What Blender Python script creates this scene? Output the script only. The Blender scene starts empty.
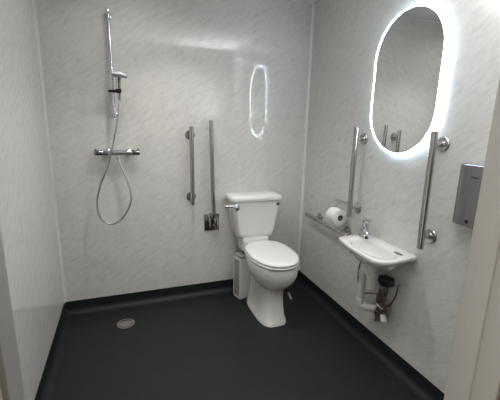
import bpy, bmesh, math
from mathutils import Vector, Matrix
PI = math.pi
SC = bpy.context.scene
COL = SC.collection

# ------------------------------------------------------------------ materials
def pbr(name, color, rough=0.5, metal=0.0, spec=0.5, coat=0.0):
    m = bpy.data.materials.new(name); m.use_nodes = True
    b = m.node_tree.nodes['Principled BSDF']
    b.inputs['Base Color'].default_value = (*color, 1)
    b.inputs['Roughness'].default_value = rough
    b.inputs['Metallic'].default_value = metal
    b.inputs['Specular IOR Level'].default_value = spec
    b.inputs['Coat Weight'].default_value = coat
    return m

def noisy(m, scale, amount, dist='ROUGH'):
    """slight roughness / tone variation so that surfaces are not perfectly flat"""
    nt = m.node_tree; b = nt.nodes['Principled BSDF']
    g = nt.nodes.new('ShaderNodeNewGeometry')
    n = nt.nodes.new('ShaderNodeTexNoise'); n.inputs['Scale'].default_value = scale
    n.inputs['Detail'].default_value = 4
    nt.links.new(g.outputs['Position'], n.inputs['Vector'])
    r = nt.nodes.new('ShaderNodeMapRange')
    base = b.inputs['Roughness'].default_value
    r.inputs['To Min'].default_value = max(0, base - amount); r.inputs['To Max'].default_value = base + amount
    nt.links.new(n.outputs['Fac'], r.inputs['Value'])
    nt.links.new(r.outputs['Result'], b.inputs['Roughness'])
    return m

def emit(name, color, strength):
    m = bpy.data.materials.new(name); m.use_nodes = True
    nt = m.node_tree; nt.nodes.clear()
    o = nt.nodes.new('ShaderNodeOutputMaterial'); e = nt.nodes.new('ShaderNodeEmission')
    e.inputs['Color'].default_value = (*color, 1); e.inputs['Strength'].default_value = strength
    nt.links.new(e.outputs[0], o.inputs[0])
    return m

def panel_material(name, sy):
    """glossy marble-look wet-wall panel, short diagonal streaks. Along-wall coordinate = x + sy*y."""
    m = pbr(name, (.6, .58, .55), .055)
    nt = m.node_tree; N = nt.nodes; L = nt.links; b = N['Principled BSDF']
    g = N.new('ShaderNodeNewGeometry'); s = N.new('ShaderNodeSeparateXYZ')
    L.new(g.outputs['Position'], s.inputs[0])
    mul = N.new('ShaderNodeMath'); mul.operation = 'MULTIPLY'; mul.inputs[1].default_value = sy
    L.new(s.outputs['Y'], mul.inputs[0])
    u = N.new('ShaderNodeMath'); u.operation = 'ADD'
    L.new(s.outputs['X'], u.inputs[0]); L.new(mul.outputs[0], u.inputs[1])
    c = N.new('ShaderNodeCombineXYZ'); L.new(u.outputs[0], c.inputs['X']); L.new(s.outputs['Z'], c.inputs['Y'])
    # wander the streaks a little
    wn = N.new('ShaderNodeTexNoise'); wn.inputs['Scale'].default_value = 3.0; wn.inputs['Detail'].default_value = 2
    L.new(c.outputs[0], wn.inputs['Vector'])
    wsub = N.new('ShaderNodeVectorMath'); wsub.operation = 'MULTIPLY_ADD'
    wsub.inputs[1].default_value = (.10, .10, 0); wsub.inputs[2].default_value = (-.05, -.05, 0)
    L.new(wn.outputs['Color'], wsub.inputs[0])
    wadd = N.new('ShaderNodeVectorMath'); wadd.operation = 'ADD'
    L.new(c.outputs[0], wadd.inputs[0]); L.new(wsub.outputs[0], wadd.inputs[1])
    rot = N.new('ShaderNodeVectorRotate'); rot.rotation_type = 'Z_AXIS'; rot.inputs['Angle'].default_value = -math.radians(36)
    L.new(wadd.outputs[0], rot.inputs['Vector'])
    def streak(sx, sy_, detail):
        sc = N.new('ShaderNodeVectorMath'); sc.operation = 'MULTIPLY'; sc.inputs[1].default_value = (sx, sy_, 1)
        L.new(rot.outputs[0], sc.inputs[0])
        n = N.new('ShaderNodeTexNoise'); n.inputs['Scale'].default_value = 1.0; n.inputs['Detail'].default_value = detail
        n.inputs['Roughness'].default_value = .6
        L.new(sc.outputs[0], n.inputs['Vector'])
        return n
    n1 = streak(10, 40, 4); n2 = streak(24, 95, 3)
    mx = N.new('ShaderNodeMix'); mx.data_type = 'FLOAT'; mx.inputs[0].default_value = .38
    L.new(n1.outputs['Fac'], mx.inputs[2]); L.new(n2.outputs['Fac'], mx.inputs[3])
    ramp = N.new('ShaderNodeValToRGB'); cr = ramp.color_ramp
    cr.elements[0].position = .28; cr.elements[0].color = (.53, .52, .50, 1)
    cr.elements[1].position = .70; cr.elements[1].color = (.74, .728, .702, 1)
    e = cr.elements.new(.43); e.color = (.652, .64, .617, 1)
    e = cr.elements.new(.56); e.color = (.71, .70, .675, 1)
    L.new(mx.outputs[0], ramp.inputs[0]); L.new(ramp.outputs[0], b.inputs['Base Color'])
    return m

def floor_material():
    m = pbr('charcoal_safety_vinyl', (.02, .023, .028), .5, spec=.3)
    nt = m.node_tree; N = nt.nodes; L = nt.links; b = N['Principled BSDF']
    g = N.new('ShaderNodeNewGeometry')
    n = N.new('ShaderNodeTexNoise'); n.inputs['Scale'].default_value = 5; n.inputs['Detail'].default_value = 8
    n.inputs['Roughness'].default_value = .75
    L.new(g.outputs['Position'], n.inputs['Vector'])
    ramp = N.new('ShaderNodeValToRGB')
    ramp.color_ramp.elements[0].position = .3; ramp.color_ramp.elements[0].color = (.0115, .0135, .0170, 1)
    ramp.color_ramp.elements[1].position = .7; ramp.color_ramp.elements[1].color = (.0175, .0200, .0245, 1)
    L.new(n.outputs['Fac'], ramp.inputs[0])
    v = N.new('ShaderNodeTexVoronoi'); v.inputs['Scale'].default_value = 60
    L.new(g.outputs['Position'], v.inputs['Vector'])
    r2 = N.new('ShaderNodeMapRange'); r2.inputs['From Min'].default_value = .04; r2.inputs['From Max'].default_value = .10
    r2.inputs['To Min'].default_value = .5; r2.inputs['To Max'].default_value = 0
    L.new(v.outputs['Distance'], r2.inputs['Value'])
    mix = N.new('ShaderNodeMix'); mix.data_type = 'RGBA'
    mix.inputs[7].default_value = (.045, .047, .05, 1)
    L.new(r2.outputs[0], mix.inputs[0]); L.new(ramp.outputs[0], mix.inputs[6])
    L.new(mix.outputs[2], b.inputs['Base Color'])
    fn = N.new('ShaderNodeTexNoise'); fn.inputs['Scale'].default_value = 260; fn.inputs['Detail'].default_value = 2
    L.new(g.outputs['Position'], fn.inputs['Vector'])
    bp = N.new('ShaderNodeBump'); bp.inputs['Strength'].default_value = .12; bp.inputs['Distance'].default_value = .002
    L.new(fn.outputs['Fac'], bp.inputs['Height']); L.new(bp.outputs[0], b.inputs['Normal'])
    return m

def oak_material():
    m = pbr('oak_veneer', (.3, .17, .07), .45)
    nt = m.node_tree; N = nt.nodes; L = nt.links; b = N['Principled BSDF']
    g = N.new('ShaderNodeNewGeometry'); s = N.new('ShaderNodeVectorMath'); s.operation = 'MULTIPLY'
    s.inputs[1].default_value = (40, 40, 2)
    L.new(g.outputs['Position'], s.inputs[0])
    n = N.new('ShaderNodeTexNoise'); n.inputs['Scale'].default_value = 1; n.inputs['Detail'].default_value = 5
    L.new(s.outputs[0], n.inputs['Vector'])
    r = N.new('ShaderNodeValToRGB'); r.color_ramp.elements[0].color = (.22, .12, .05, 1); r.color_ramp.elements[1].color = (.40, .24, .11, 1)
    L.new(n.outputs['Fac'], r.inputs[0]); L.new(r.outputs[0], b.inputs['Base Color'])
    return m

M_PAN = panel_material('marble_wet_wall_panel', -1.0)
M_PANL = panel_material('marble_wet_wall_panel_mirrored', 1.0)
M_FLOOR = floor_material()
M_CEIL = noisy(pbr('white_ceiling_paint', (.88, .875, .86), .8), 20, .05)
M_PAINT = noisy(pbr('cream_gloss_paint', (.535, .52, .485), .4), 15, .06)
M_GREYG = pbr('glossy_grey_panel', (.33, .325, .31), .12)
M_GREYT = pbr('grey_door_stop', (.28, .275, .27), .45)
M_FRONT = noisy(pbr('reflection_damping_grey', (.12, .12, .12), .8), 15, .05)  # unseen front wall, darkened to curb the uplight's spot reflecting in the panels
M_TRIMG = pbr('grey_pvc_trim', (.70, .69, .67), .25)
M_TRIM = pbr('pale_pvc_trim', (.86, .86, .85), .25)
M_CER = pbr('white_glazed_ceramic', (.80, .80, .785), .10, coat=.4)
M_SEAT = noisy(pbr('white_seat_plastic', (.82, .82, .81), .22), 30, .04)
M_CHROME = noisy(pbr('polished_chrome', (.70, .71, .73), .09, 1.0), 6, .02)
M_CHROMED = noisy(pbr('dark_polished_chrome', (.36, .36, .37), .12, 1.0), 6, .02)
M_STEEL = noisy(pbr('satin_stainless_steel', (.50, .485, .465), .25, 1.0), 6, .03)
M_BLACK = noisy(pbr('black_plastic', (.012, .012, .013), .4), 40, .08)
M_DARKG = noisy(pbr('dark_grey_plastic', (.05, .05, .052), .35), 40, .08)
M_GREYP = noisy(pbr('grey_plastic', (.30, .30, .30), .35), 40, .06)
M_WHITEP = noisy(pbr('white_plumbing_plastic', (.72, .71, .68), .35), 40, .06)
M_PAPER = noisy(pbr('tissue_paper', (.83, .82, .79), .95, spec=.1), 60, .04)
M_CARD = noisy(pbr('brown_card', (.10, .085, .07), .9), 60, .05)
M_BRASS = noisy(pbr('dull_plated_brass', (.36, .30, .24), .3, 1.0), 50, .08)
M_GLASS = pbr('mirror_silver', (.80, .82, .81), .01, 1.0)
M_RIM = emit('cool_white_led_acrylic', (.60, .81, 1.0), 5.5)
M_RIMF = emit('cool_white_led_front_strip', (.86, .94, 1.0), 60.0)
M_LAMP = emit('warm_white_ceiling_diffuser', (1.0, .95, .89), .9)
M_CREAMP = noisy(pbr('cream_plastic', (.62, .58, .45), .4), 60, .06)
M_OAK = oak_material()
M_HOSE = noisy(pbr('silver_shower_hose', (.52, .52, .53), .25, 1.0), 10, .05)
M_SPRAY = noisy(pbr('white_grey_spray_plastic', (.74, .76, .78), .25), 50, .05)

# ------------------------------------------------------------------ geometry helpers
class MB:
    def __init__(self): self.bm = bmesh.new()
    def box(self, lo, hi, bev=0.0, seg=2, rot=None):
        t = bmesh.new(); bmesh.ops.create_cube(t, size=1)
        lo, hi = Vector(lo), Vector(hi); c = (lo + hi) / 2; d = hi - lo
        for v in t.verts: v.co = Vector((v.co.x * d.x, v.co.y * d.y, v.co.z * d.z))
        if bev > 0:
            bmesh.ops.bevel(t, geom=list(t.edges), offset=bev, segments=seg, profile=.5, affect='EDGES')
        for v in t.verts:
            v.co = (rot @ v.co if rot else v.co) + c
        self._merge(t); return self
    def _merge(self, t):
        me = bpy.data.meshes.new('tmp'); t.to_mesh(me); t.free(); self.bm.from_mesh(me); bpy.data.meshes.remove(me)
    def loft(self, rings, cap0=True, cap1=True):
        R = [[self.bm.verts.new(p) for p in r] for r in rings]; n = len(R[0])
        for a, b in zip(R, R[1:]):
            for i in range(n):
                j = (i + 1) % n
                self.bm.faces.new((a[i], a[j], b[j], b[i]))
        if cap0: self.bm.faces.new(R[0][::-1])
        if cap1: self.bm.faces.new(R[-1])
        return self
    def tube(self, pts, r, n=12, cap=True, radii=None):
        pts = [Vector(p) for p in pts]; rings = []
        up = None
        for i, p in enumerate(pts):
            a = pts[max(i - 1, 0)]; b = pts[min(i + 1, len(pts) - 1)]
            t = (b - a).normalized()
            if up is None:
                up = t.orthogonal().normalized()
            up = (up - t * up.dot(t)).normalized(); s = t.cross(up)
            rr = radii[i] if radii else r
            rings.append([p + (up * math.cos(2 * PI * k / n) + s * math.sin(2 * PI * k / n)) * rr for k in range(n)])
        return self.loft(rings, cap, cap)
    def lathe(self, prof, org, axis, n=32, cap0=True, cap1=True):
        """prof: list of (radius, distance along axis)"""
        ax = Vector(axis).normalized(); u = ax.orthogonal().normalized(); w = ax.cross(u); org = Vector(org)
        return self.loft([[org + ax * h + (u * math.cos(2 * PI * k / n) + w * math.sin(2 * PI * k / n)) * max(r, 1e-4) for k in range(n)] for r, h in prof], cap0, cap1)
    def build(self, name, mat, parent=None, angle=35, loc=None):
        bm = self.bm
        bmesh.ops.remove_doubles(bm, verts=bm.verts, dist=1e-6)
        bmesh.ops.recalc_face_normals(bm, faces=bm.faces)
        me = bpy.data.meshes.new(name)
        off = Vector((0, 0, 0))
        if parent is not None: off = world_of(parent)
        elif loc is not None: off = Vector(loc)
        for v in bm.verts: v.co -= off
        bm.to_mesh(me); bm.free()
        for p in me.polygons: p.use_smooth = True
        me.set_sharp_from_angle(angle=math.radians(angle))
        me.materials.append(mat)
        o = bpy.data.objects.new(name, me); COL.objects.link(o)
        if parent is not None:
            o.parent = parent
        elif loc is not None:
            o.location = loc
        return o

def world_of(o):
    v = Vector((0, 0, 0))
    while o is not None:
        v += o.location; o = o.parent
    return v

def thing(name, label, cat, loc, group=None):
    o = bpy.data.objects.new(name, None); COL.objects.link(o); o.location = loc
    o.empty_display_size = .05
    return tag(o, label, cat, group)
def tag(o, label, cat, group=None):
    o['label'] = label; o['category'] = cat
    if group: o['group'] = group
    return o
def struct(o):
    o['kind'] = 'structure'; return o

def spline(P, k=8):
    P = [Vector(p) for p in P]; out = []
    for i in range(len(P) - 1):
        p0 = P[max(i - 1, 0)]; p1 = P[i]; p2 = P[i + 1]; p3 = P[min(i + 2, len(P) - 1)]
        for j in range(k):
            t = j / k
            out.append(.5 * ((2 * p1) + (-p0 + p2) * t + (2 * p0 - 5 * p1 + 4 * p2 - p3) * t * t + (-p0 + 3 * p1 - 3 * p2 + p3) * t ** 3))
    out.append(P[-1]); return out

def sup(t, e):
    c, s = math.cos(t), math.sin(t)
    return math.copysign(abs(c) ** (2 / e), c), math.copysign(abs(s) ** (2 / e), s)
def egg(cx, yc, a, yf, yb, z, e=2.0, eb=2.6, n=56):
    r = []
    for k in range(n):
        t = 2 * PI * k / n
        front = math.sin(t) < 0
        c, s = sup(t, e if front else eb)
        r.append((cx + a * c, yc + (yc - yf) * s if front else yc + (yb - yc) * s, z))
    return r
def rrect(x0, x1, y0, y1, r, z, n=6):
    out = []
    for cx, cy, a0 in ((x1 - r, y1 - r, 0), (x0 + r, y1 - r, PI / 2), (x0 + r, y0 + r, PI), (x1 - r, y0 + r, 3 * PI / 2)):
        for k in range(n + 1):
            a = a0 + PI / 2 * k / n
            out.append((cx + r * math.cos(a), cy + r * math.sin(a), z))
    return out

# ------------------------------------------------------------------ room
XL, YF, ZC = -2.038, -2.20, 2.472      # left wall, front wall (room side), ceiling
OX0, OX1, OZ = -1.728, -0.739, 2.06    # clear door opening between the linings
WT = .118
struct(MB().box((XL - .1, 0, -.05), (.1, .1, ZC + .05)).build('wall_back', M_PAN))
struct(MB().box((XL - .1, YF - WT, -.05), (XL, 0, ZC + .05)).build('wall_left', M_PANL))
struct(MB().box((0, YF - WT, -.05), (.1, 0, ZC + .05)).build('wall_right', M_PAN))
fw = MB()
fw.box((XL, YF - WT, 0), (OX0 - .03, YF, ZC)); fw.box((OX1 + .03, YF - WT, 0), (0, YF, ZC)); fw.box((OX0 - .03, YF - WT, OZ + .03), (OX1 + .03, YF, ZC))
struct(fw.build('wall_front', M_FRONT))
struct(MB().box((XL - .1, YF - 1.9, -.05), (.1 + .3, .1, 0)).build('floor', M_FLOOR))
struct(MB().box((XL - .1, YF - WT, ZC), (.1, .1, ZC + .05)).build('ceiling', M_CEIL))
# coved vinyl skirting: profile (distance from wall, height)
H = .102
prof = [(0.0, H), (.0035, H), (.004, .046)]
for k in range(0, 9):
    a = PI / 2 * k / 8
    prof.append((.004 + .040 * (1 - math.cos(a)), .044 * (1 - math.sin(a)) + .0012))
prof += [(.046, 0.0), (0, 0.0)]
def cove(name, p0, p1, nrm):
    p0, p1, nrm = Vector(p0), Vector(p1), Vector(nrm)
    m = MB()
    m.loft([[p + nrm * d + Vector((0, 0, h)) for d, h in prof] for p in (p0, p1)])
    return struct(m.build(name, M_FLOOR, angle=50))
cove('baseboard_back', (XL, 0, 0), (0, 0, 0), (0, -1, 0))
cove('baseboard_left', (XL, YF, 0), (XL, 0, 0), (1, 0, 0))
cove('baseboard_right', (0, YF, 0), (0, 0, 0), (-1, 0, 0))
cove('baseboard_front', (OX1 + .07, YF, 0), (0, YF, 0), (0, 1, 0))
# slim internal corner trims of the panels
def corner(name, x, s, mat):
    m = MB()
    q = [(0, 0), (.016 * s, 0), (.015 * s, -.003), (.009 * s, -.006), (.006 * s, -.009), (.003 * s, -.015), (0, -.016)]
    m.loft([[(x + a, b, z) for a, b in q] for z in (H, ZC)])
    return struct(m.build(name, mat))
corner('trim_1', XL, 1, M_TRIMG); corner('trim_2', 0, -1, M_TRIM)
m = MB().box((XL, -.010, ZC - .012), (0, 0, ZC), .002)
struct(m.build('trim_3', M_TRIM))
m = MB().box((-.010, YF, ZC - .012), (0, 0, ZC), .002); struct(m.build('trim_4', M_TRIM))
m = MB().box((XL, YF, ZC - .012), (XL + .010, 0, ZC), .002); struct(m.build('trim_5', M_TRIM))

# door lining with a planted stop and a bead, and the open oak door leaf
def lining(name, x, s, stop_mat, e):
    """s = -1 for the lining on the right of the opening (its face looks to -x), +1 for the left"""
    m = MB()
    a, b = sorted((x, x - s * .03))
    m.box((a, YF - WT, 0), (b, YF + .004, OZ), .0015)                     # lining board
    struct(m.build(name, M_PAINT))
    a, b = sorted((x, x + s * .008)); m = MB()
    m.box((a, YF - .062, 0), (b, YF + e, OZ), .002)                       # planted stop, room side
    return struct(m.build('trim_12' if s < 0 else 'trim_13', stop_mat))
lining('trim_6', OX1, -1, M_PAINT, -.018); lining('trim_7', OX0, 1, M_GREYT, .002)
m = MB().box((OX0 - .03, YF - WT, OZ), (OX1 + .03, YF + .004, OZ + .03), .0015); struct(m.build('trim_8', M_PAINT))
def architrave(name, lo, hi): return struct(MB().box(lo, hi, .004).build(name, M_PAINT))
architrave('trim_9', (OX1 + .008, YF, 0), (OX1 + .07, YF + .016, OZ + .07))
architrave('trim_10', (OX0 - .07, YF, 0), (OX0 - .008, YF + .016, OZ + .07))
architrave('trim_11', (OX0 - .008, YF, OZ + .008), (OX1 + .008, YF + .016, OZ + .07))
d = struct(MB().box((OX1 + .006, YF - WT - .93, .008), (OX1 + .05, YF - WT - .004, OZ - .004), .002).build('door_1', M_OAK))
# corridor wall across from the doorway
struct(MB().box((-3.2, YF - 1.9, 0), (.7, YF - 1.8, 2.5)).build('wall_corridor', M_PAINT))

# ------------------------------------------------------------------ lights
def downlight(lx, ly, energy, label, spread=104, size=.12):
    t = thing('ceiling_downlight', label, 'light', (lx, ly, ZC), 'recessed ceiling downlights')
    MB().lathe([(.098, -.0005), (.098, -.005), (.092, -.008), (.084, -.006), (.080, -.0015)], (lx, ly, ZC), (0, 0, 1), 40, False, False).build('trim_ring', M_WHITEP, t)
    MB().lathe([(.080, -.0012), (.001, -.0016)], (lx, ly, ZC), (0, 0, 1), 32).build('diffuser', M_LAMP, t)
    la = bpy.data.lights.new('downlight_glow', 'AREA'); la.shape = 'DISK'; la.size = size; la.energy = energy
    la.spread = math.radians(spread); la.color = (1.0, .955, .895)
    o = bpy.data.objects.new('downlight_glow', la); COL.objects.link(o); o.parent = t; o.location = (0, 0, -.010)
downlight(-1.16, -.66, 5.0, 'small recessed ceiling downlight between the two added fill downlights')
downlight(-1.02, -1.62, 1.6, 'added fill downlight in the ceiling nearest the doorway')  # out of view, added as general fill for the walls
downlight(-1.46, -.46, 1.5, 'added fill downlight in the ceiling nearest the shower', 148, .08)  # out of view, added to brighten the upper walls
ux, uy, uz = -.38, YF + .15, 1.40  # unseen uplight added so ceiling bounce lifts the wall tops
t = thing('fill_uplight', 'white half-bowl fill uplight added beside the door to brighten the ceiling', 'light', (ux, YF, uz - .10))
MB().lathe([(.002, -.09), (.045, -.085), (.062, -.05), (.066, 0), (.060, 0), (.056, -.05), (.040, -.075), (.002, -.08)], (ux, uy, uz), (0, 0, 1), 36, False, False).build('bowl', M_WHITEP, t)
MB().box((ux - .04, YF + .001, uz - .07), (ux + .04, YF + .02, uz - .01), .004).tube([(ux, YF + .015, uz - .04), (ux, uy, uz - .04)], .012).build('wall_plate', M_WHITEP, t)
la = bpy.data.lights.new('fill_uplight_glow', 'AREA'); la.shape = 'DISK'; la.size = .10; la.energy = 27; la.spread = math.radians(92); la.color = (.95, .975, 1.0)
o = bpy.data.objects.new('fill_uplight_glow', la); COL.objects.link(o); o.parent = t; o.location = (0, .15, .097); o.rotation_euler = (PI, 0, 0)
w = bpy.data.worlds.new('World'); SC.world = w; w.use_nodes = True
w.node_tree.nodes['Background'].inputs[0].default_value = (1.0, .94, .86, 1)
w.node_tree.nodes['Background'].inputs[1].default_value = 1.1

# ------------------------------------------------------------------ illuminated mirror
MY, MZ, HW, HH = -1.136, 1.731, .2565, .4035
def stadium(x, inset, n=32):
    r = HW - inset; zc = HH - HW
    out = []
    for k in range(n + 1):
        a = PI * k / n
        out.append((x, MY + r * math.cos(a), MZ + zc + r * math.sin(a)))
    for k in range(n + 1):
        a = PI + PI * k / n
        out.append((x, MY + r * math.cos(a), MZ - zc + r * math.sin(a)))
    return out
t = thing('mirror', 'tall pill-shaped mirror with glowing cool white edge above the basin', 'mirror', (0, MY, MZ - HH))
MB().loft([stadium(-.001, .06), stadium(-.012, .06)]).build('back_box', M_WHITEP, t)
MB().loft([stadium(-.010, .004), stadium(-.010, .001), stadium(-.0315, .0), stadium(-.034, .003)], False, False).build('light_rim', M_RIM, t)['label'] = 'glowing bluish acrylic side rim'
MB().loft([stadium(-.034, .003), stadium(-.034, .0095), stadium(-.010, .0095)], False, False).build('light_strip', M_RIMF, t)['label'] = 'bright white front strip'
MB().loft([stadium(-.012, .0097), stadium(-.033, .0097)]).build('glass', M_GLASS, t)

# ------------------------------------------------------------------ grab rails
def grab_rail(label, p0, p1, nrm, wall, posts, group='straight steel grab rails on the walls'):
    """straight tube from p0 to p1; nrm points from wall into the room; posts = parameters of the stand-offs"""
    p0, p1, nrm = Vector(p0), Vector(p1), Vector(nrm)
    ax = (p1 - p0).normalized(); ln = (p1 - p0).length
    mid = p0.lerp(p1, .5)
    dist = .07
    t = thing('grab_rail', label, 'grab rail', tuple(p0.lerp(p1, 0) - nrm * dist), group)
    R = .0175
    MB().lathe([(R - .003, 0), (R, .003), (R, ln - .003), (R - .003, ln)], p0, ax, 24).build('bar', M_STEEL, t)
    for s in posts:
        c = p0.lerp(p1, s) - nrm * dist
        MB().lathe([(.0125, .0), (.0125, dist - .010)], c, nrm, 16).build('post', M_STEEL, t)
        f = MB().lathe([(.039, .0005), (.039, .006), (.036, .010), (.018, .011), (.016, .015), (.013, .015)], c, nrm, 36).build('wall_flange', M_STEEL, t)
    return t
grab_rail('vertical steel grab rail on the rear wall beside the fold-down rail', (-1.040, -.07, .835), (-1.043, -.07, 1.455), (0, -1, 0), 'b', (.09, .89))
grab_rail('horizontal steel grab rail low in the corner below the toilet roll', (-.07, -.205, .722), (-.07, -.815, .722), (-1, 0, 0), 'r', (.20, .84))
grab_rail('vertical steel grab rail between the toilet roll and the mirror', (-.07, -.805, .862), (-.07, -.800, 1.482), (-1, 0, 0), 'r', (.10, .875))
grab_rail('vertical steel grab rail between the mirror and the chrome dispenser', (-.07, -1.437, .852), (-.07, -1.430, 1.475), (-1, 0, 0), 'r', (.105, .895))

# drop-down rail folded up
dx = -.868
t = thing('folding_grab_rail', 'hinged steel support rail folded upright on a dark square wall plate', 'grab rail', (dx, 0, .58))
MB().box((dx - .064, -.007, .583), (dx + .064, -.0005, .728), .002).build('wall_plate', M_CHROMED, t)
m = MB()
for s in (-1, 1):
    m.box((dx + s * .030 - .004, -.075, .63), (dx + s * .030 + .004, -.006, .715), .003)
m.box((dx - .034, -.02, .625), (dx + .034, -.006, .72), .003)
m.build('hinge_bracket', M_CHROME, t)
MB().lathe([(.008, -.04), (.008, .04)], (dx, -.055, .69), (1, 0, 0), 16).build('hinge_pin', M_STEEL, t)
MB().box((dx - .022, -.074, .66), (dx + .022, -.022, .745), .006).build('hinge_block', M_CHROMED, t)
arm = spline([(dx + .006, -.055, .72), (dx + .004, -.056, .80), (dx - .002, -.060, .90), (dx - .006, -.062, 1.0), (dx - .012, -.062, 1.25), (dx - .018, -.062, 1.488)], 6)
MB().tube(arm, .0165, 20).build('arm', M_STEEL, t)
m = MB().lathe([(.0165, 0), (.0165, .012), (.012, .016)], arm[-1], (-.02, 0, 1), 20); m.build('end_cap', M_STEEL, t)

# ------------------------------------------------------------------ toilet
tx = -.527
t = thing('toilet', 'white close-coupled toilet with lid down against the rear wall', 'toilet', (tx, -.3, 0))
S = [(0, .112, -.672, -.20), (.018, .112, -.672, -.20), (.028, .106, -.664, -.20), (.07, .099, -.650, -.21), (.15, .092, -.636, -.22), (.22, .090, -.630, -.24), (.258, .0915, -.632, -.27),
     (.276, .097, -.640, -.29), (.288, .110, -.652, -.285), (.300, .126, -.668, -.275), (.316, .145, -.688, -.26), (.338, .160, -.706, -.245), (.365, .172, -.718, -.23), (.395, .179, -.725, -.21), (.430, .182, -.728, -.19), (.458, .183, -.729, -.17), (.470, .181, -.727, -.17)]
def smooth(z): return max(0, min(1, (z - .24) / .08))
bxo = .024                                                    # the bowl sits a little to one side of the foot
rings = [egg(tx + bxo * smooth(z), -.42 - .05 * smooth(z), a, yf, yb, z, 3.5 - 1.3 * smooth(z), 3.5 - 1.2 * smooth(z)) for z, a, yf, yb in S]
rings.append(egg(tx + bxo, -.47, .168, -.715, -.18, .472, 2.2, 2.3))
m = MB().loft(rings)
m.loft([rrect(tx - a, tx + a, y0_, -.012, .028, z) for a, y0_, z in ((.050, -.34, .001), (.046, -.34, .06), (.045, -.34, .22), (.046, -.34, .33), (.060, -.33, .385), (.095, -.32, .425), (.112, -.32, .455), (.108, -.31, .462))])   # outlet and rear deck behind the bowl
m.build('pan', M_CER, t, angle=50)
m = MB()
m.loft([rrect(tx - a, tx + a, -y, -.03, .03, z) for a, y, z in ((.118, .19, .43), (.122, .20, .47), (.121, .20, .52), (.122, .198, .535), (.12, .19, .552))])
m.build('cistern_platform', M_CER, t, angle=50)
def seatring(z, inset, lift=0): return egg(tx + bxo, -.45, .187 - inset, -.737 + inset, -.200 - inset * .5, z + .004, 2.25, 2.7)
MB().loft([seatring(0.4690, .008), seatring(0.4710, .003), seatring(0.4820, 0), seatring(0.4880, .002), seatring(0.4900, .006)]).build('seat', M_SEAT, t, angle=60)
m = MB(); m.loft([seatring(0.4920, .010), seatring(0.4940, .004), seatring(0.5020, .002), seatring(0.5100, .005), seatring(0.5150, .013), seatring(0.5180, .035), seatring(0.5200, .08), seatring(0.5205, .13)])
m.build('lid', M_SEAT, t, angle=60)
for s in (-1, 1):
    MB().lathe([(.013, -.02), (.013, .02)], (tx + s * .075, -.212, .498), (1, 0, 0), 16).build('hinge', M_CHROME, t)
m = MB()
CS = [(.541, .135, -.160, -.03), (.546, .154, -.178, -.022), (.558, .165, -.188, -.015), (.60, .172, -.191, -.012), (.70, .189, -.194, -.008), (.80, .207, -.200, -.006), (.866, .217, -.203, -.005)]
m.loft([rrect(tx - a, tx + a, yf, yb, .035, z, 8) for z, a, yf, yb in CS])
cist = m.build('cistern', M_CER, t, angle=45)
m = MB()
LS = [(.862, .222, -.211, -.003, .04), (.865, .226, -.215, -.002, .042), (.888, .227, -.216, -.002, .044), (.900, .222, -.211, -.004, .044), (.908, .208, -.197, -.012, .044), (.912, .185, -.172, -.03, .042), (.913, .12, -.13, -.06, .03)]
m.loft([rrect(tx - a, tx + a, yf, yb, r, z, 8) for z, a, yf, yb, r in LS])
m.build('cistern_lid', M_CER, t, angle=60)
m = MB().lathe([(.019, 0), (.019, .006), (.013, .010), (.010, .024)], (-.708, -.196, .828), (0, -1, 0), 24)
m.box((-.722, -.234, .795), (-.694, -.218, .848), .005)
m.tube(spline([(-.708, -.226, .836), (-.74, -.230, .840), (-.78, -.226, .842), (-.815, -.218, .842)]), .0115, 12)
m.build('flush_lever', M_CHROME, t)
m = MB().lathe([(.015, 0), (.015, .006), (.008, .009)], (-.345, -.199, .832), (0, -1, 0), 20)
m.build('hole_plug', M_CHROMED, t)
# slim white bin beside the pan
bx, by = -.638, -.150
rb = Matrix.Rotation(math.radians(17), 3, 'Z')
t = thing('sanitary_bin', 'slim white upright bin with a grey top beside the toilet pan', 'bin', (bx, by, 0))
MB().box((bx - .052, by - .052, .002), (bx + .052, by + .052, .382), .007, 3, rb).build('body', M_SEAT, t)
MB().box((bx - .055, by - .055, .382), (bx + .055, by + .055, .400), .006, 3, rb).build('lid', M_GREYP, t)
fr = MB()
off = Vector((-.0525, 0, 0)); 
for lo_, hi_ in (((-.0545, -.048, .02), (-.0515, -.040, .365)), ((-.0545, .040, .02), (-.0515, .048, .365)), ((-.0545, -.048, .357), (-.0515, .048, .365)), ((-.0545, -.048, .02), (-.0515, .048, .028))):
    c = (Vector(lo_) + Vector(hi_)) / 2; dd = (Vector(hi_) - Vector(lo_)) / 2
    cc = rb @ Vector((c.x, c.y, 0)); cc = Vector((bx + cc.x, by + cc.y, c.z))
    fr.box(cc - dd, cc + dd, .0008, 1, rb)
fr.build('side_trim', M_SEAT, t)
sp_ = MB(); cc = rb @ Vector((-.0525, 0, 0)); sp_.box(Vector((bx + cc.x, by + cc.y, .19)) - Vector((.001, .040, .165)), Vector((bx + cc.x, by + cc.y, .19)) + Vector((.001, .040, .168)), 0, 1, rb)
sp_.build('side_panel', M_GREYG, t)['label'] = 'shiny grey side panel'

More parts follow.
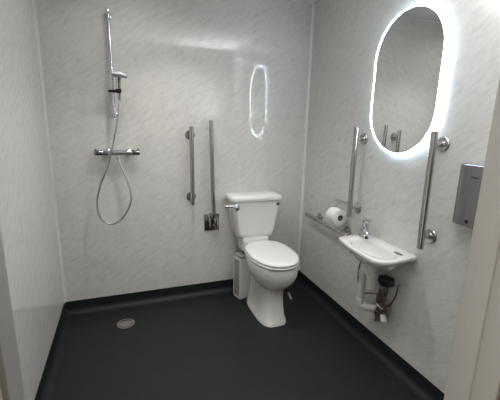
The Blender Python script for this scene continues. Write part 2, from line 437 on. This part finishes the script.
# ------------------------------------------------------------------ basin
def ray_poly(poly, c, ang):
    d = Vector((math.cos(ang), math.sin(ang))); best = None
    for i in range(len(poly)):
        a = Vector(poly[i]) - Vector(c); b = Vector(poly[(i + 1) % len(poly)]) - Vector(c)
        e = b - a; den = d.x * e.y - d.y * e.x
        if abs(den) < 1e-12: continue
        tt = (a.x * e.y - a.y * e.x) / den; s = (a.x * d.y - a.y * d.x) / den
        if tt > 0 and -1e-9 <= s <= 1 + 1e-9: best = tt if best is None else max(best, tt)
    return best
def round_poly(P, n=8):
    out = []
    for i in range(len(P)):
        p = Vector(P[i][:2]); r = P[i][2]; a = Vector(P[i - 1][:2]); b = Vector(P[(i + 1) % len(P)][:2])
        if r <= 0: out.append(tuple(p)); continue
        q0 = p + (a - p).normalized() * r; q1 = p + (b - p).normalized() * r
        for k in range(n + 1):
            s = k / n; out.append(tuple(q0 * (1 - s) ** 2 + p * 2 * s * (1 - s) + q1 * s * s))
    return out
bc = (-.150, -1.150)
outer = round_poly([(-.001, -.925, .004), (-.240, -.925, .04), (-.276, -1.10, .06), (-.292, -1.395, .12), (-.001, -1.368, .012)])
NA = 96
angs = [2 * PI * k / NA for k in range(NA)]
def oring(z, inset, ):
    out = []
    for a in angs:
        r = ray_poly(outer, bc, a)
        x = bc[0] + math.cos(a) * r; y = bc[1] + math.sin(a) * r
        # pull in, but keep the wall side flat on the wall
        f = 1 - inset / max(r, .05)
        nx = bc[0] + (x - bc[0]) * f; ny = bc[1] + (y - bc[1]) * f
        if x > -.02: nx = x
        out.append((nx, ny, z))
    return out
def bowl(z, f):
    c2 = (-.165, -1.180)
    out = []
    for a in angs:
        ex, ey = .088 * f, .160 * f
        c, s = sup(a, 2.35)
        out.append((c2[0] + ex * c, c2[1] + ey * s, z))
    return out
def under(z, ax, ay, cx=-.13, cy=-1.15):
    return [(min(cx + ax * sup(a, 2.3)[0], -.001), cy + ay * sup(a, 2.3)[1], z) for a in angs]
t = thing('basin', 'small white wall-hung hand basin below the glowing mirror', 'basin', (0, -1.15, .60))
m = MB()
m.loft([under(.664, .04, .07, -.13), under(.667, .062, .13, -.135), under(.685, .085, .17, -.14), oring(.712, .060), oring(.730, .026), oring(.744, .007), oring(.752, .0005), oring(.764, 0), oring(.768, .002), oring(.770, .007),
        bowl(.7685, 1.03), bowl(.765, 1.0), bowl(.748, .965), bowl(.715, .90), bowl(.690, .76), bowl(.680, .45), bowl(.678, .12)])
m.build('bowl', M_CER, t, angle=55)
MB().lathe([(.023, 0), (.023, .003), (.018, .004), (.006, .0035)], (-.165, -1.17, .678), (0, 0, 1), 24).build('waste_plug', M_CHROME, t)
m = MB().loft([[( -.073 + .013 * sup(a, 2.6)[0], -1.297 + .032 * sup(a, 2.6)[1], z) for a in angs[::4]] for z in (.7695, .7725)])
m.build('tap_hole_cover', M_CHROMED, t)
# tap
tp = (-.066, -.978, .770)
t = thing('basin_tap', 'short chrome lever tap at the far end of the basin', 'tap', tp)
m = MB()
m.lathe([(.034, 0), (.034, .004), (.031, .008), (.028, .03), (.025, .085), (.023, .096)], tp, (0, 0, 1), 28)
m.build('body', M_CHROME, t)
m = MB()
sp = spline([Vector(tp) + Vector(v) for v in ((-.004, -.008, .050), (-.020, -.036, .056), (-.040, -.068, .050), (-.055, -.092, .036))])
m.tube(sp, .013, 16, radii=[.026 - .007 * i / (len(sp) - 1) for i in range(len(sp))])
m.build('spout', M_CHROME, t)
MB().lathe([(.009, 0), (.009, .008)], Vector(tp) + Vector((-.055, -.090, .020)), (0, 0, 1), 16).build('outlet', M_BLACK, t)
m = MB()
m.lathe([(.023, 0), (.0265, .006), (.026, .018), (.012, .025)], Vector(tp) + Vector((0, 0, .094)), (0, 0, 1), 28)
m.box(Vector(tp) + Vector((-.015, -.048, .106)), Vector(tp) + Vector((.015, .020, .126)), .004, 2, None)
m.build('lever', M_CHROME, t)
# waste trap
t = thing('bottle_trap', 'white plastic bottle trap and waste pipe under the basin', 'trap', (-.105, -1.13, .29))
MB().lathe([(.024, .0), (.024, -.02), (.030, -.022), (.030, -.05), (.020, -.052), (.020, -.075)], (-.122, -1.160, .668), (0, 0, 1), 24).build('waste_nut', M_WHITEP, t)
MB().lathe([(.012, 0), (.027, .006), (.031, .02), (.031, .085), (.036, .087), (.036, .112), (.026, .116), (.022, .132)], (-.122, -1.160, .480), (0, 0, 1), 28).build('trap_bottle', M_WHITEP, t)
pts = spline([(-.118, -1.14, .575), (-.110, -1.10, .580), (-.105, -1.068, .574), (-.102, -1.050, .55), (-.10, -1.046, .50), (-.10, -1.046, .40), (-.10, -1.046, .345), (-.098, -1.052, .322), (-.090, -1.070, .314), (-.075, -1.090, .312), (-.030, -1.120, .312), (-.001, -1.135, .312)], 6)
MB().tube(pts, .0235, 18).build('waste_pipe', M_WHITEP, t)
for z in (.525, .33):
    MB().lathe([(.030, 0), (.030, .034)], (-.10, -1.046, z), (0, 0, 1), 20).build('compression_nut', M_WHITEP, t)
# mixing valve with pipes
t = thing('mixing_valve', 'black boxed mixing valve with plated pipes and hoses under the basin', 'valve', (-.06, -1.2, .26))
MB().box((-.100, -1.268, .536), (-.035, -1.180, .590), .012, 3).build('insulated_body', M_BLACK, t)
MB().box((-.085, -1.215, .518), (-.055, -1.185, .538), .004).build('outlet_block', M_DARKG, t)
for y, z0, z1 in ((-1.160, .262, .48), (-1.200, .290, .538)):
    m = MB().tube([(-.05, y, z0), (-.05, y, z1)], .011, 14)
    m.build('supply_pipe', M_BRASS, t)
    for zz in (.04, .13):
        MB().lathe([(.011, -.006), (.019, -.006), (.019, .024), (.015, .026), (.015, .046), (.011, .046)], (-.05, y, z0 + zz), (0, 0, 1), 8).build('isolator', M_BRASS, t)
    m = MB()
    m.lathe([(.016, 0), (.013, .02)], (-.05, y, z0 - .012), (0, 0, 1), 12)
    m.tube([(-.05, y, z0 + .01), (-.003, y, z0 + .01)], .0085, 12)
    m.build('pipe_elbow', M_BRASS, t)
MB().tube([(-.058, -1.162, .372), (-.062, -1.19, .366), (-.058, -1.235, .362)], .010, 14).build('cross_pipe', M_CHROME, t)
MB().box((-.072, -1.262, .355), (-.038, -1.225, .405), .006).build('check_valve', M_BRASS, t)
MB().tube(spline([(-.06, -1.268, .575), (-.055, -1.293, .588), (-.055, -1.308, .565), (-.055, -1.300, .50), (-.055, -1.275, .44), (-.055, -1.25, .40)]), .006, 12).build('hose', M_STEEL, t)
MB().tube(spline([(-.06, -1.215, .535), (-.05, -1.225, .50), (-.05, -1.215, .45), (-.05, -1.20, .42)]), .006, 12).build('hose', M_STEEL, t)
tag(MB().tube(spline([(-.035, -.975, .685), (-.04, -.962, .63), (-.045, -.937, .54), (-.045, -.934, .46), (-.045, -.955, .40), (-.045, -1.01, .375), (-.045, -1.07, .40), (-.048, -1.140, .43)]), .0055, 12).build('tap_hose', M_STEEL, loc=(-.05, -1.0, .375)), 'thin grey flexible hose curving down beside the white waste pipe', 'hose')
m = MB().lathe([(.017, 0), (.020, .004), (.020, .038), (.014, .048)], (-.05, -1.212, .318), (-.25, -.50, -.45), 18)
m.build('end_cap', M_WHITEP, t)['label'] = 'white plastic end cap'

# ------------------------------------------------------------------ toilet roll and holder
rc = Vector((-.094, -.685, .834))
t = thing('toilet_roll_holder', 'chrome wall bracket holding the toilet roll', 'holder', (0, -.67, .93))
m = MB().box((-.006, -.715, .905), (-.0005, -.560, .935), .002)
m.tube(spline([(-.003, -.705, .925), (-.040, -.708, .928), (-.046, -.69, .928), (-.046, -.58, .928), (-.040, -.565, .928), (-.003, -.565, .925)], 6), .0038, 10)
m.build('bracket', M_CHROME, t)
m = MB().tube(spline([(-.02, -.612, .922), (-.06, -.610, .885), (-.094, -.611, .842), (-.094, -.625, .834)], 6), .0036, 10)
m.tube([(-.094, -.62, .834), (-.094, -.742, .834)], .0045, 10)
m.build('spindle', M_CHROME, t)
m = MB()
m.lathe([(.021, -.052), (.055, -.052), (.0595, -.049), (.060, 0), (.0595, .049), (.055, .052), (.021, .052)], rc, (0, -1, 0), 40, False, False)
t = thing('toilet_roll', 'white toilet roll hung above the horizontal rail in the corner', 'toilet roll', tuple(rc - Vector((0, 0, .060))))
m.build('paper', M_PAPER, t, angle=40)
MB().lathe([(.0205, -.0525), (.0213, -.0525), (.0213, .0525), (.0205, .0525), (.0190, .0525), (.0190, -.0525), (.0205, -.0525)], rc, (0, -1, 0), 28, False, False).build('core', M_CARD, t)

# ------------------------------------------------------------------ chrome dispenser by the door
y0, y1, z0, z1 = -1.80, -1.572, 1.042, 1.332
t = thing('dispenser', 'bow-fronted chrome wall dispenser beside the door frame', 'dispenser', (0, (y0 + y1) / 2, z0))
def bow(z, ins=0):
    out = [(-.001, y1 - ins, z)]; n = 10; r = .045
    for k in range(n + 1):
        a = PI / 2 * k / n; out.append((-.062 + ins + .045 - r * math.sin(a), y1 - ins - r * (1 - math.cos(a)), z))
    for k in range(n + 1):
        a = PI / 2 * k / n; out.append((-.062 + ins + .045 - r * math.cos(a), y0 + ins + r * (1 - math.sin(a)), z))
    out.append((-.001, y0 + ins, z))
    return out
MB().loft([bow(z0, .005), bow(z0 + .004), bow(z1 - .004), bow(z1, .005)]).build('cover', M_CHROMED, t, angle=30)
MB().lathe([(.008, 0), (.008, .004), (.006, .005)], (-.061, -1.668, 1.068), (-1, 0, 0), 16).build('lock', M_BLACK, t)
MB().box((-.0635, -1.69, 1.272), (-.060, -1.655, 1.279), .001).build('level_slot', M_DARKG, t)

# ------------------------------------------------------------------ shower
sx = -1.592
t = thing('shower_riser_rail', 'slim chrome vertical shower riser rail on the rear wall', 'shower rail', (sx, 0, 1.51))
MB().lathe([(.0125, 0), (.0125, .70)], (sx, -.055, 1.515), (0, 0, 1), 20).build('rail', M_CHROME, t)
for z in (2.185, 1.535):
    m = MB().lathe([(.0135, 0), (.0142, .004), (.0142, .044), (.0130, .050)], (sx, -.055, z - .028), (0, 0, 1), 22)
    m.lathe([(.015, 0), (.012, .045)], (sx, -.004, z), (0, -1, 0), 18); m.lathe([(.021, .0005), (.021, .006), (.016, .009)], (sx, 0, z), (0, -1, 0), 24)
    m.build('bracket', M_CHROME, t)
m = MB().box((sx - .030, -.078, 1.678), (sx + .028, -.035, 1.697), .006)
m.lathe([(.018, -.014), (.020, .0), (.018, .014)], (sx + .040, -.098, 1.690), (0, -.25, 1), 20)
m.box((sx + .010, -.094, 1.680), (sx + .036, -.066, 1.696), .004)
m.build('slider', M_BLACK, t)['label'] = 'black sliding handset holder'
# handset
hx, hy = sx + .040, -.098
t = thing('shower_handset', 'chrome handset with a round pale spray head clipped on the riser rail', 'shower head', (hx, hy, 1.64))
m = MB()
hp = spline([(hx + .001, hy + .012, 1.632), (hx, hy + .004, 1.68), (hx, hy - .006, 1.73), (hx + .003, hy - .016, 1.765), (hx + .006, hy - .030, 1.788)], 6)
m.tube(hp, .012, 18, radii=[.012 + .006 * min(1, i / 12) for i in range(len(hp))])
m.build('handle', M_CHROME, t)
ax = Vector((-.10, -.06, -1)).normalized()
ho = Vector((hx + .010, hy - .040, 1.796))
MB().lathe([(.012, -.012), (.030, -.008), (.048, .001), (.053, .006), (.053, .011), (.050, .014)], ho, ax, 36).build('head', M_SPRAY, t)
MB().lathe([(.049, .0135), (.049, .016), (.040, .0185), (.001, .019)], ho, ax, 36).build('spray_plate', M_GREYP, t)
# bar valve
vz = 1.257
t = thing('shower_valve', 'chrome horizontal bar shower valve with a handle at each end', 'shower valve', (-1.586, 0, vz))
vm = MB().lathe([(.018, -.098), (.0195, -.096), (.0195, .096), (.018, .098)], (-1.586, -.060, vz), (1, 0, 0), 28)
vm.build('body', M_CHROME, t)
for s in (-1, 1):
    m = MB().lathe([(.0180, .0985), (.0195, .101), (.0195, .150), (.018, .155), (.012, .157)], (-1.586, -.060, vz), (s, 0, 0), 28)
    m.build('handle', M_CHROMED, t)
    m = MB().tube([(-1.586 + s * .146, -.062, vz + .020), (-1.586 + s * .146, -.064, vz + .027)], .006, 12); m.build('stop_button', M_DARKG, t)
    m = MB().lathe([(.028, .0005), (.027, .006), (.018, .010), (.016, .042)], (-1.586 + s * .075, 0, vz), (0, -1, 0), 28); m.build('wall_flange', M_CHROME, t)
MB().lathe([(.011, 0), (.013, .003), (.013, .022), (.010, .028)], (-1.586, -.060, vz - .020), (0, 0, -1), 18).build('outlet', M_CHROME, t)
# hose
hpts = spline([(hx + .001, hy + .012, 1.634), (-1.553, -.092, 1.60), (-1.572, -.096, 1.491), (-1.605, -.100, 1.35), (-1.632, -.104, 1.25), (-1.657, -.106, 1.160), (-1.712, -.108, 1.035), (-1.744, -.110, .905),
               (-1.731, -.112, .795), (-1.668, -.113, .735), (-1.590, -.112, .764), (-1.526, -.108, .858), (-1.509, -.102, .943), (-1.532, -.090, 1.057), (-1.568, -.070, 1.165), (-1.582, -.062, 1.218)], 8)
tag(MB().tube(hpts, .0068, 12).build('shower_hose', M_HOSE, loc=(-1.668, -.05, .722)), 'silver flexible shower hose hanging in a loop below the bar valve', 'hose')

# floor drain
dc = (-1.598, -.282, 0)
t = thing('floor_drain', 'round steel shower drain cover set in the dark floor', 'drain', dc)
MB().lathe([(.066, .0), (.065, .003), (.060, .004), (.057, .0035)], dc, (0, 0, 1), 44).build('ring', M_STEEL, t)
MB().lathe([(.0575, .0015), (.0575, .0034), (.001, .0034)], dc, (0, 0, 1), 44).build('drain_slot', M_BLACK, t)
MB().lathe([(.049, .0035), (.049, .009), (.043, .0115), (.02, .013), (.001, .0135)], (dc[0], dc[1] - .006, 0), (0, 0, 1), 44).build('cover', M_STEEL, t)

# peg on the floor
pr = Matrix.Rotation(math.radians(-14), 3, 'Z')
tag(MB().box((-.234 - .010, -.292 - .055, .0015), (-.234 + .010, -.292 + .055, .016), .004, 2, pr).build('plastic_peg', M_CREAMP, loc=(-.234, -.292, 0)), 'small cream plastic strip lying on the dark floor by the toilet', 'strip')

# ------------------------------------------------------------------ camera
f_px, yaw, pitch, roll = 344.846125, .354340404, .223154729, .0232307702
F = Vector((math.sin(yaw) * math.cos(pitch), math.cos(yaw) * math.cos(pitch), -math.sin(pitch)))
R0 = Vector((math.cos(yaw), -math.sin(yaw), 0)); U0 = R0.cross(F)
R = R0 * math.cos(roll) + U0 * math.sin(roll); U = U0 * math.cos(roll) - R0 * math.sin(roll)
cam = bpy.data.cameras.new('Camera'); cam.sensor_fit = 'HORIZONTAL'; cam.sensor_width = 36; cam.lens = f_px / 500 * 36
cam.clip_start = .02
co = bpy.data.objects.new('Camera', cam); COL.objects.link(co)
Mx = Matrix((R, U, -F)).transposed().to_4x4(); Mx.translation = (-1.54751135, -2.77138053, 1.5)
co.matrix_world = Mx
SC.camera = co
vs = SC.view_settings
vs.view_transform = 'Standard'; vs.look = 'None'; vs.gamma = 1; vs.use_curve_mapping = False; vs.exposure = 0.07
